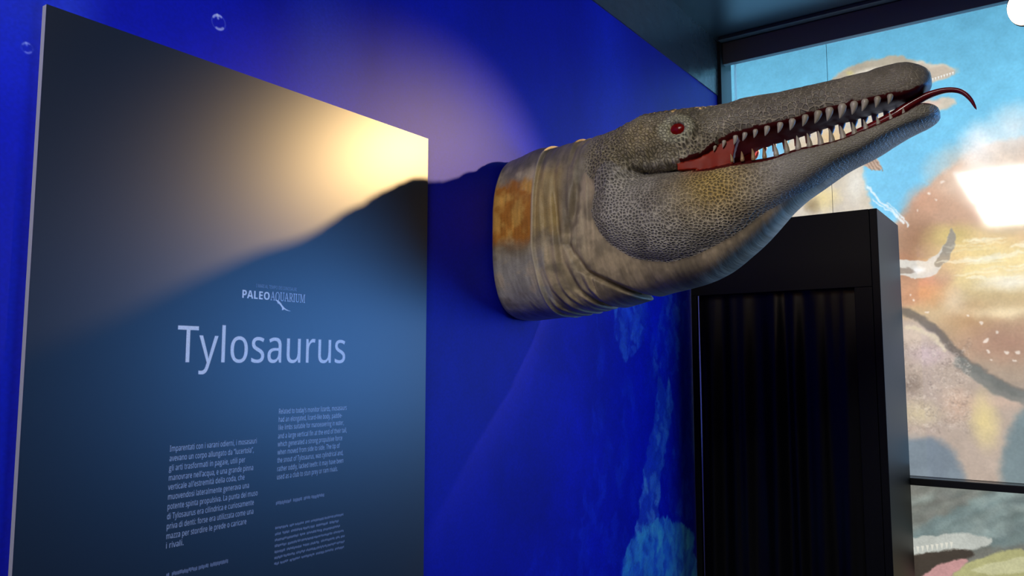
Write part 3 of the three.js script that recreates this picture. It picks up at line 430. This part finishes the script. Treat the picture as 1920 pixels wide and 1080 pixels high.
// mesh the field with surface nets; colours are the sculptor's paint
const CELL = 0.0036;
const headGeo = (() => {
  const nx = Math.ceil(0.43 / CELL), ny = Math.ceil(0.66 / CELL), nz = Math.ceil(1.25 / CELL), ox = -nx / 2 * CELL, oy = 0.115, oz = -0.006;
  const F = new Float32Array(nx * ny * nz), half = nx / 2;
  for (let k = 0; k < nz; k++) { const z = oz + k * CELL; if (z < -0.0005) { F.fill(1, k * nx * ny, (k + 1) * nx * ny); continue; } const s = slice(z);
    for (let j = 0; j < ny; j++) { const y = oy + j * CELL, row = (k * ny + j) * nx; for (let i = 0; i < nx; i++) { const m = nx - i; if (i > half && m >= 0 && m < nx) { F[row + i] = F[row + m]; continue; } F[row + i] = field(ox + i * CELL, y, z, s); } } }
  const id = new Int32Array(nx * ny * nz).fill(-1), pos = [];
  const at = (i, j, k) => F[(k * ny + j) * nx + i];
  for (let k = 0; k < nz - 1; k++) for (let j = 0; j < ny - 1; j++) for (let i = 0; i < nx - 1; i++) {
    let mask = 0; const v = [at(i, j, k), at(i + 1, j, k), at(i, j + 1, k), at(i + 1, j + 1, k), at(i, j, k + 1), at(i + 1, j, k + 1), at(i, j + 1, k + 1), at(i + 1, j + 1, k + 1)];
    for (let q = 0; q < 8; q++) if (v[q] < 0) mask |= 1 << q; if (mask === 0 || mask === 255) continue;
    let sx = 0, sy = 0, sz = 0, n = 0;
    for (let a = 0; a < 8; a++) for (let b = 1; b < 8; b <<= 1) { const c = a | b; if (c === a) continue; if ((v[a] < 0) !== (v[c] < 0)) { const t = v[a] / (v[a] - v[c]); sx += (a & 1) + (b === 1 ? t : 0); sy += ((a >> 1) & 1) + (b === 2 ? t : 0); sz += ((a >> 2) & 1) + (b === 4 ? t : 0); n++; } }
    id[(k * ny + j) * nx + i] = pos.length / 3; pos.push(ox + (i + sx / n) * CELL, oy + (j + sy / n) * CELL, oz + (k + sz / n) * CELL);
  }
  const tri = [];
  const quad = (a, b, c, d, flip) => { if (a < 0 || b < 0 || c < 0 || d < 0) return; flip ? tri.push(a, c, b, a, d, c) : tri.push(a, b, c, a, c, d); };
  for (let k = 1; k < nz - 1; k++) for (let j = 1; j < ny - 1; j++) for (let i = 1; i < nx - 1; i++) {
    const v = at(i, j, k) < 0, I = (a, b, c) => id[((k + c) * ny + j + b) * nx + i + a];
    if (v !== (at(i + 1, j, k) < 0)) quad(I(0, -1, -1), I(0, 0, -1), I(0, 0, 0), I(0, -1, 0), !v);
    if (v !== (at(i, j + 1, k) < 0)) quad(I(-1, 0, -1), I(-1, 0, 0), I(0, 0, 0), I(0, 0, -1), !v);
    if (v !== (at(i, j, k + 1) < 0)) quad(I(-1, -1, 0), I(0, -1, 0), I(0, 0, 0), I(-1, 0, 0), !v);
  }
  const neck = new Uint8Array(pos.length / 3), nv = pos.length / 3, nor = new Float32Array(nv * 3), col = new Float32Array(nv * 3), uv = new Float32Array(nv * 2), lining = new Uint8Array(nv);
  const g0 = new THREE.BufferGeometry(); g0.setAttribute('position', new THREE.Float32BufferAttribute(pos, 3)); g0.setIndex(tri); g0.computeVertexNormals(); nor.set(g0.attributes.normal.array);
  const E = 0.0022; for (let n = 0; n < nv; n++) {           // smoother normals from the field itself
    const x = pos[3 * n], y = pos[3 * n + 1], z = pos[3 * n + 2]; if (z < 0.004) continue; const s = slice(z), gx = field(x + E, y, z, s) - field(x - E, y, z, s), gy = field(x, y + E, z, s) - field(x, y - E, z, s), gz = field(x, y, z + E, slice(z + E)) - field(x, y, z - E, slice(z - E)), l = Math.hypot(gx, gy, gz);
    if (l > 1e-6 && l < 0.02 && (gx * nor[3 * n] + gy * nor[3 * n + 1] + gz * nor[3 * n + 2]) / l > 0.6) { nor[3 * n] = gx / l; nor[3 * n + 1] = gy / l; nor[3 * n + 2] = gz / l; }
  }
  const mix = (a, b, t) => [a[0] + (b[0] - a[0]) * t, a[1] + (b[1] - a[1]) * t, a[2] + (b[2] - a[2]) * t];
  for (let n = 0; n < nv; n++) {
    const x = pos[3 * n], y = pos[3 * n + 1], z = pos[3 * n + 2], ax = Math.abs(x), s = slice(z); field(x, y, z, s); neck[n] = out.comp === 0 && z > 0.30 ? 1 : 0; const comp = out.comp, ny_ = nor[3 * n + 1];
    const w = widthTab(z), mid = z < 0.5 ? 0.42 : 0.42 + (z - 0.5) * 0.28;
    uv[2 * n] = z / 1.3; uv[2 * n + 1] = ((y > mid ? y - ax : y + ax - 2 * w) + 0.25) / 1.25;
    const n1 = fbm(z * 18, y * 18, 1), n2 = fbm(z * 45, y * 45 + ax * 30, 5), n3 = fbm(z * 8 + 3, y * 26, 9);
    let c;
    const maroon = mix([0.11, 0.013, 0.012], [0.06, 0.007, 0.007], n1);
    if (comp === 3) { lining[n] = 1; c = mix([0.42, 0.035, 0.008], [0.24, 0.012, 0.005], n2); }
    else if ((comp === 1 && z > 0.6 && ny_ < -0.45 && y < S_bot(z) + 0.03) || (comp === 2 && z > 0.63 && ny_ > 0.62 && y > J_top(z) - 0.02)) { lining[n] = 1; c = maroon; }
    else {
      const gDist = Math.min(Math.abs(z - G1(y)), Math.abs(z - G2(y)));
      if (comp === 0) {
        c = mix([0.36, 0.295, 0.20], [0.2, 0.165, 0.115], sm(0.35, 0.65, n1));
        c = mix(c, [0.28, 0.265, 0.25], sm(0.25, 0.32, z) * 0.0 + (z < 0.2 ? sm(0.36, 0.30, y + 0.05 * (n1 - 0.5)) : 0));
        const bl = fbm(z * 11 + 7, y * 15, 19); c = mix(c, [0.15, 0.12, 0.085], sm(0.5, 0.68, bl) * 0.6); c = mix(c, [0.46, 0.36, 0.24], sm(0.42, 0.3, bl) * 0.45);
        const orange = sm(0.165, 0.15, z) * sm(0.345, 0.40, y + 0.06 * (n1 - 0.5)) * sm(0.575, 0.53, y + 0.06 * (n2 - 0.5)); c = mix(c, mix([0.50, 0.27, 0.06], [0.36, 0.14, 0.02], sm(0.4, 0.6, n1)), Math.min(1, orange * 1.1));
        const ochre = sm(0.155, 0.17, z) * sm(0.27, 0.235, z) * sm(0.36, 0.42, y + 0.05 * (n2 - 0.5)) * sm(0.62, 0.55, y + 0.05 * (n1 - 0.5)); c = mix(c, mix([0.37, 0.28, 0.12], [0.3, 0.2, 0.07], n3), ochre * 0.85);
        c = mix(c, [0.09, 0.082, 0.07], sm(0.565, 0.61, y + 0.05 * (n1 - 0.5)) * 0.85 * sm(0.3, 0.2, z) + sm(0.6, 0.66, y) * 0.4 * sm(0.2, 0.3, z));
        if (z > 0.3) c = mix(c, mix([0.38, 0.30, 0.2], [0.21, 0.17, 0.115], sm(0.35, 0.65, n1)), sm(0.3, 0.36, z));
        const streak = noise2((z - G2(y) * 0.7) * 160, y * 12, 13); c = c.map(v => v * (0.82 + 0.36 * streak));
        const pale = gauss(z - G0(y) + 0.002, 0.0035) * (0.4 + 0.6 * n1); c = mix(c, [0.5, 0.44, 0.33], pale * 0.8);
      } else if (comp === 2) {
        c = mix([0.31, 0.29, 0.255], [0.2, 0.185, 0.16], sm(0.35, 0.7, n1));
        const och = gauss(z - 0.70, 0.10) * gauss(y - 0.47, 0.085); c = mix(c, mix([0.40, 0.29, 0.10], [0.30, 0.20, 0.06], n1), Math.min(1, och * 1.1));
        const rear = sm(0.42, 0.36, z) * 0.5; c = mix(c, [0.25, 0.22, 0.16], rear);
        c = mix(c, [0.25, 0.23, 0.17], sm(0.85, 1.0, z) * 0.8);
        const rub = gauss(z - 0.64, 0.03) * gauss(y - 0.535, 0.018); c = mix(c, [0.34, 0.10, 0.03], rub * 0.8);
      } else {
        c = mix([0.27, 0.24, 0.17], [0.18, 0.155, 0.10], sm(0.35, 0.65, n1));
        c = mix(c, mix([0.27, 0.235, 0.18], [0.16, 0.14, 0.105], n1), sm(0.62, 0.78, z));
        const tan = gauss(z - 0.5, 0.05) * gauss(y - 0.64, 0.04); c = mix(c, [0.36, 0.28, 0.15], tan * 0.6);
        const dark = gauss(z - 0.545, 0.05) * sm(0.69, 0.715, y) + 0.6 * gauss(z - 0.635, 0.012) * gauss(y - 0.66, 0.03); c = mix(c, [0.045, 0.04, 0.032], Math.min(0.9, dark * (0.4 + 1.1 * n2)));
        const e2 = Math.hypot((z - EYE_Z) / 0.05, (y - EYE_Y) / 0.04); if (ax > 0.09) c = mix(c, [0.37, 0.36, 0.25], sm(1.1, 0.85, e2) * 0.9);
        const lip = gauss(y - S_bot(z) - 0.012, 0.008) * sm(0.42, 0.46, z) * sm(0.66, 0.62, z) * sm(0.05, 0.1, ax); c = mix(c, noise2(z * 75, 3, 17) > 0.5 ? [0.46, 0.43, 0.36] : [0.2, 0.18, 0.13], lip * 0.8);
      }
      const mott = (0.86 + 0.28 * n2) * 1.3; c = [c[0] * mott * 1.03, c[1] * mott, c[2] * mott * 0.94];
    }
    col.set(c, 3 * n);
  }
  const split = want => { const g = new THREE.BufferGeometry(), map = new Int32Array(2 * nv).fill(-1), P = [], Nn = [], C = [], U = [], ix = []; for (let t = 0; t < tri.length; t += 3) { const q = lining[tri[t]] + lining[tri[t + 1]] + lining[tri[t + 2]] >= 2 ? 1 : 0; if (q !== want) continue; const nk = neck[tri[t]] + neck[tri[t + 1]] + neck[tri[t + 2]] >= 2 ? 1 : 0; for (let e = 0; e < 3; e++) { const n = tri[t + e], key = n + nk * nv; if (map[key] < 0) { map[key] = P.length / 3; P.push(pos[3 * n], pos[3 * n + 1] - 0.385, pos[3 * n + 2]); Nn.push(nor[3 * n], nor[3 * n + 1], nor[3 * n + 2]); C.push(col[3 * n], col[3 * n + 1], col[3 * n + 2]); U.push(uv[2 * n], nk ? (1.03 + (pos[3 * n + 1] - 0.14) * 0.4) / 1.25 : uv[2 * n + 1]); } ix.push(map[key]); } }
    g.setAttribute('position', new THREE.Float32BufferAttribute(P, 3)); g.setAttribute('normal', new THREE.Float32BufferAttribute(Nn, 3)); g.setAttribute('color', new THREE.Float32BufferAttribute(C, 3)); g.setAttribute('uv', new THREE.Float32BufferAttribute(U, 2)); g.setIndex(ix); return g; };
  return { skin: split(0), mouth: split(1), triangles: tri.length / 3 };
})();
console.log('head triangles', headGeo.triangles);

// cast scale pattern: ringed cells on the cheek, blocky plates on the snout, pebbles round the eye, wrinkles on the neck
const SW = 2048, SH = 1920;
const scaleHeight = new Float32Array(SW * SH), scaleTone = new Float32Array(SW * SH);
(() => {
  const worley = (u, v, k) => { const i = Math.floor(u), j = Math.floor(v); let a = 9, b = 9, idn = 0; for (let q = -1; q <= 1; q++) for (let p = -1; p <= 1; p++) { const h = hash2(i + p, j + q, k), h2 = hash2(i + p, j + q, k + 100), dx = p + 0.5 + (h - 0.5) * 0.85 - (u - i), dy = q + 0.5 + (h2 - 0.5) * 0.85 - (v - j), d = Math.sqrt(dx * dx + dy * dy); if (d < a) { b = a; a = d; idn = h; } else if (d < b) b = d; } return [b - a, a, idn]; };
  for (let j = 0; j < SH; j++) for (let i = 0; i < SW; i++) {
    const z = (i + 0.5) / SW * 1.3, V = (j + 0.5) / SH * 1.25 - 0.25, k = j * SW + i;
    const lipV = z < 0.6 ? 0.545 - 0.14 : 0.6 - 0.09 + (z - 0.7) * 0.08;
    const wob = 0.004 * (noise2(z * 60, V * 60, 201) - 0.5), wob2 = 0.004 * (noise2(z * 60, V * 60, 202) - 0.5);
    let h = 0.5, t = 1;
    const upper = V > lipV;
    if (z > 0.30 && V < 0.765) {
      if (upper && z > 0.66) {
        const f = sm(0.95, 1.08, z), w1 = worley((z + wob) / 0.0150, (V + wob2) / 0.0112, 301), w2 = worley((z + wob) / 0.011, (V + wob2) / 0.006, 302);
        const e1 = sm(0.06, 0.28, w1[0]), e2 = sm(0.03, 0.3, w2[0]);
        h = (1 - f) * (1 - 0.8 * e1) + f * (0.35 + 0.3 * e2); t = (1 - f) * (1.62 - 0.84 * e1 + 0.12 * (w1[2] - 0.5)) + f * (1.22 - 0.36 * e2);
      } else if (upper && z > 0.44 + 0.05 * (noise2(V * 30, 1, 330) - 0.5)) {
        const w1 = worley((z + wob) / 0.0095, (V + wob2) / 0.0085, 303), e1 = sm(0.02, 0.5, w1[0]); h = 0.2 + 0.8 * e1 * (0.5 + 0.5 * w1[2]); t = 0.66 + 0.46 * e1 + 0.35 * (w1[2] - 0.4);
      } else {
        const fr = sm(0.74, 0.92, z), onJaw = sm(0.30, 0.36, z) * sm(-0.10, -0.04, V + 0.18 * (z > 0.6 ? (z - 0.6) : 0) * -1);
        const sz = 0.0100, w1 = worley((z + wob) / sz, (V + wob2) / sz, 304), w2 = worley((z + wob) / 0.0085, (V + wob2) / 0.006, 305);
        const e1 = sm(0.34, 0.16, w1[1]), rim = 1 - sm(0.10, 0.36, w1[0]), e2 = sm(0.03, 0.3, w2[0]);
        const patchy = sm(0.32, 0.58, fbm(z * 14, V * 14, 306));
        const hc = 0.45 + 0.5 * rim - 0.35 * e1, tc = 0.80 + 0.62 * rim * (0.55 + 0.45 * patchy) - 0.30 * e1 * (0.3 + 0.7 * patchy) + 0.10 * (w1[2] - 0.5), hf = 0.3 + 0.35 * (1 - e2), tf = 1.12 - 0.26 * e2;
        h = (hc * (1 - fr) + hf * fr); t = (tc * (1 - fr) + tf * fr);
        h = 0.5 + (h - 0.5) * onJaw; t = 1 + (t - 1) * onJaw;
      }
      const fade = sm(0.30, 0.36, z); h = 0.5 + (h - 0.5) * fade; t = 1 + (t - 1) * fade;
    }
    if (z < 0.36 || V > 0.765) { const f = V > 0.765 ? 0.8 : 1 - sm(0.30, 0.36, z); h += f * 0.35 * (noise2(z * 110, V * 16, 310) - 0.5) + f * 0.18 * (fbm(z * 70, V * 70, 311) - 0.5); t *= 1 + f * 0.22 * (noise2(z * 140, V * 22, 312) - 0.5); }
    h += 0.12 * (noise2(z * 500, V * 500, 320) - 0.5); t *= 1 + 0.10 * (noise2(z * 420, V * 420, 321) - 0.5);
    scaleHeight[k] = h; scaleTone[k] = t;
  }
})();
const byte = v => Math.max(0, Math.min(255, Math.round(v)));
const toSRGB = v => v <= 0.0031308 ? 12.92 * v : 1.055 * Math.pow(v, 1 / 2.4) - 0.055;
const skinMap = dataTex(SW, SH, (i, j) => { const v = byte(255 * toSRGB(Math.min(1, Math.max(0.12, 1 + (scaleTone[j * SW + i] - 1) * 1.3) / 1.6))); return [v, v, v]; }, true);
const skinBump = dataTex(SW, SH, (i, j) => { const v = byte(255 * Math.min(1, Math.max(0, scaleHeight[j * SW + i] * 0.8 + 0.1))); return [v, v, v]; }, false);

const head = thing('tylosaurus_head', 'scaly grey-brown sea reptile head sculpture with open toothed jaws projecting from the wall', 'sculpture', [HX, EYE + 0.385, 0]);
mesh('skin', headGeo.skin, phys({ color: new THREE.Color().setRGB(1.6, 1.6, 1.6), vertexColors: true, map: skinMap, bumpMap: skinBump, bumpScale: 0.0042, roughness: 0.45, specularIntensity: 0.7 }), head);
const mouthPart = mesh('mouth_lining', headGeo.mouth, phys({ vertexColors: true, roughness: 0.4, specularIntensity: 0.25 }), head); mouthPart.userData.label = 'glossy red and maroon mouth lining';

// teeth: slightly hooked cones, one mesh each
const toothGeo = (() => { const g = new THREE.LatheGeometry([[0, -0.25], [0.2, -0.22], [0.235, 0], [0.2, 0.28], [0.145, 0.58], [0.075, 0.84], [0.022, 0.97], [0, 1]].map(p => new THREE.Vector2(...p)), 12); const p = g.attributes.position; for (let i = 0; i < p.count; i++) { const t = Math.max(0, p.getY(i)); p.setZ(i, p.getZ(i) - 0.16 * t * t); } g.computeVertexNormals(); return g; })();
const ivory = [std({ color: 0xc4b8a2, roughness: 0.32 }), std({ color: 0xb4a88e, roughness: 0.35 }), std({ color: 0xb08c5e, roughness: 0.35 })];
const r = rng(2024);
function tooth(x, y, z, len, down, mat, girth = 1) {
  const t = mesh('tooth', toothGeo, mat, head); t.position.set(x, y - 0.385, z); const wide = len * (0.95 + 0.1 * r()) * girth; t.scale.set(wide, len, wide);
  t.rotation.set((down ? Math.PI : 0) + (r() - 0.5) * 0.16, 0, (down ? 1 : -1) * Math.sign(x) * (down ? 0.10 : 0.06) * -1); if (down) t.scale.z *= -1; return t;
}
const upperZ = [0.692, 0.716, 0.746, 0.770, 0.797, 0.827, 0.86, 0.89, 0.922, 0.953, 0.98, 1.01, 1.037, 1.062, 1.09, 1.118], upperL = [0.013, 0.016, 0.02, 0.018, 0.018, 0.021, 0.022, 0.024, 0.024, 0.026, 0.027, 0.029, 0.026, 0.024, 0.022, 0.02];
upperZ.forEach((z, i) => { for (const s of [-1, 1]) tooth(s * (S_w(z) * cap(z, 1.13, 1.203) - 0.0095), S_bot(z) + 0.007, z, upperL[i], true, ivory[Math.floor(r() * 2)], 1.55); });
const lowerZ = [0.745, 0.77, 0.797, 0.824, 0.852, 0.878, 0.905, 0.932, 0.958, 0.984, 1.01, 1.036, 1.062, 1.09, 1.118, 1.145], lowerL = [0.016, 0.019, 0.023, 0.022, 0.026, 0.029, 0.03, 0.031, 0.032, 0.031, 0.03, 0.028, 0.025, 0.021, 0.018, 0.014];
lowerZ.forEach((z, i) => { for (const s of [-1, 1]) tooth(s * (J_w(z) - 0.017), J_top(z) - 0.006, z, lowerL[i] + 0.004, false, i < 4 ? ivory[2] : ivory[i % 2], 0.95); });

// forked tongue tip curling out between the jaws
{
  const pts = [[1.0, 0.575], [1.07, 0.598], [1.12, 0.618], [1.155, 0.637], [1.195, 0.653], [1.235, 0.657], [1.262, 0.648], [1.28, 0.627], [1.292, 0.598]].map(([z, y]) => new THREE.Vector3(0, y - 0.385, z)), curve = new THREE.CatmullRomCurve3(pts);
  const n = 60, m = 14, pos = [], idx = []; for (let i = 0; i <= n; i++) { const t = i / n, p = curve.getPointAt(t), d = curve.getTangentAt(t), up = new THREE.Vector3().crossVectors(d, new THREE.Vector3(1, 0, 0)).normalize(); const rad = 0.0145 * (1 - 0.5 * sm(0.35, 0.85, t)) * Math.sqrt(Math.max(0.004, 1 - Math.pow(t, 9))); for (let k = 0; k < m; k++) { const a = k / m * 2 * Math.PI; pos.push(p.x + Math.cos(a) * rad * 1.2, p.y + up.y * Math.sin(a) * rad * 0.85, p.z + up.z * Math.sin(a) * rad * 0.85); } }
  for (let i = 0; i < n; i++) for (let k = 0; k < m; k++) { const a = i * m + k, b = i * m + (k + 1) % m; idx.push(a, b, a + m, b, b + m, a + m); }
  const g = new THREE.BufferGeometry(); g.setAttribute('position', new THREE.Float32BufferAttribute(pos, 3)); g.setIndex(idx); g.computeVertexNormals();
  const t = mesh('tongue', g, phys({ color: 0x7c1a1c, roughness: 0.22, clearcoat: 0.5, clearcoatRoughness: 0.15 }), head); t.material.side = THREE.DoubleSide; t.userData.label = 'dark red glossy tongue curling out of the mouth';
}
// eyes
for (const s of [-1, 1]) {
  const g = new THREE.SphereGeometry(0.030, 40, 28); g.scale(0.8, 0.78, 1.0); const e = mesh('eyeball', g, phys({ color: 0x7e0e0a, roughness: 0.2, specularIntensity: 0.6 }), head); e.position.set(s * 0.106, EYE_Y - 0.385, EYE_Z); e.userData.label = 'glossy dark red eye';
}

renderer.render(scene, camera);
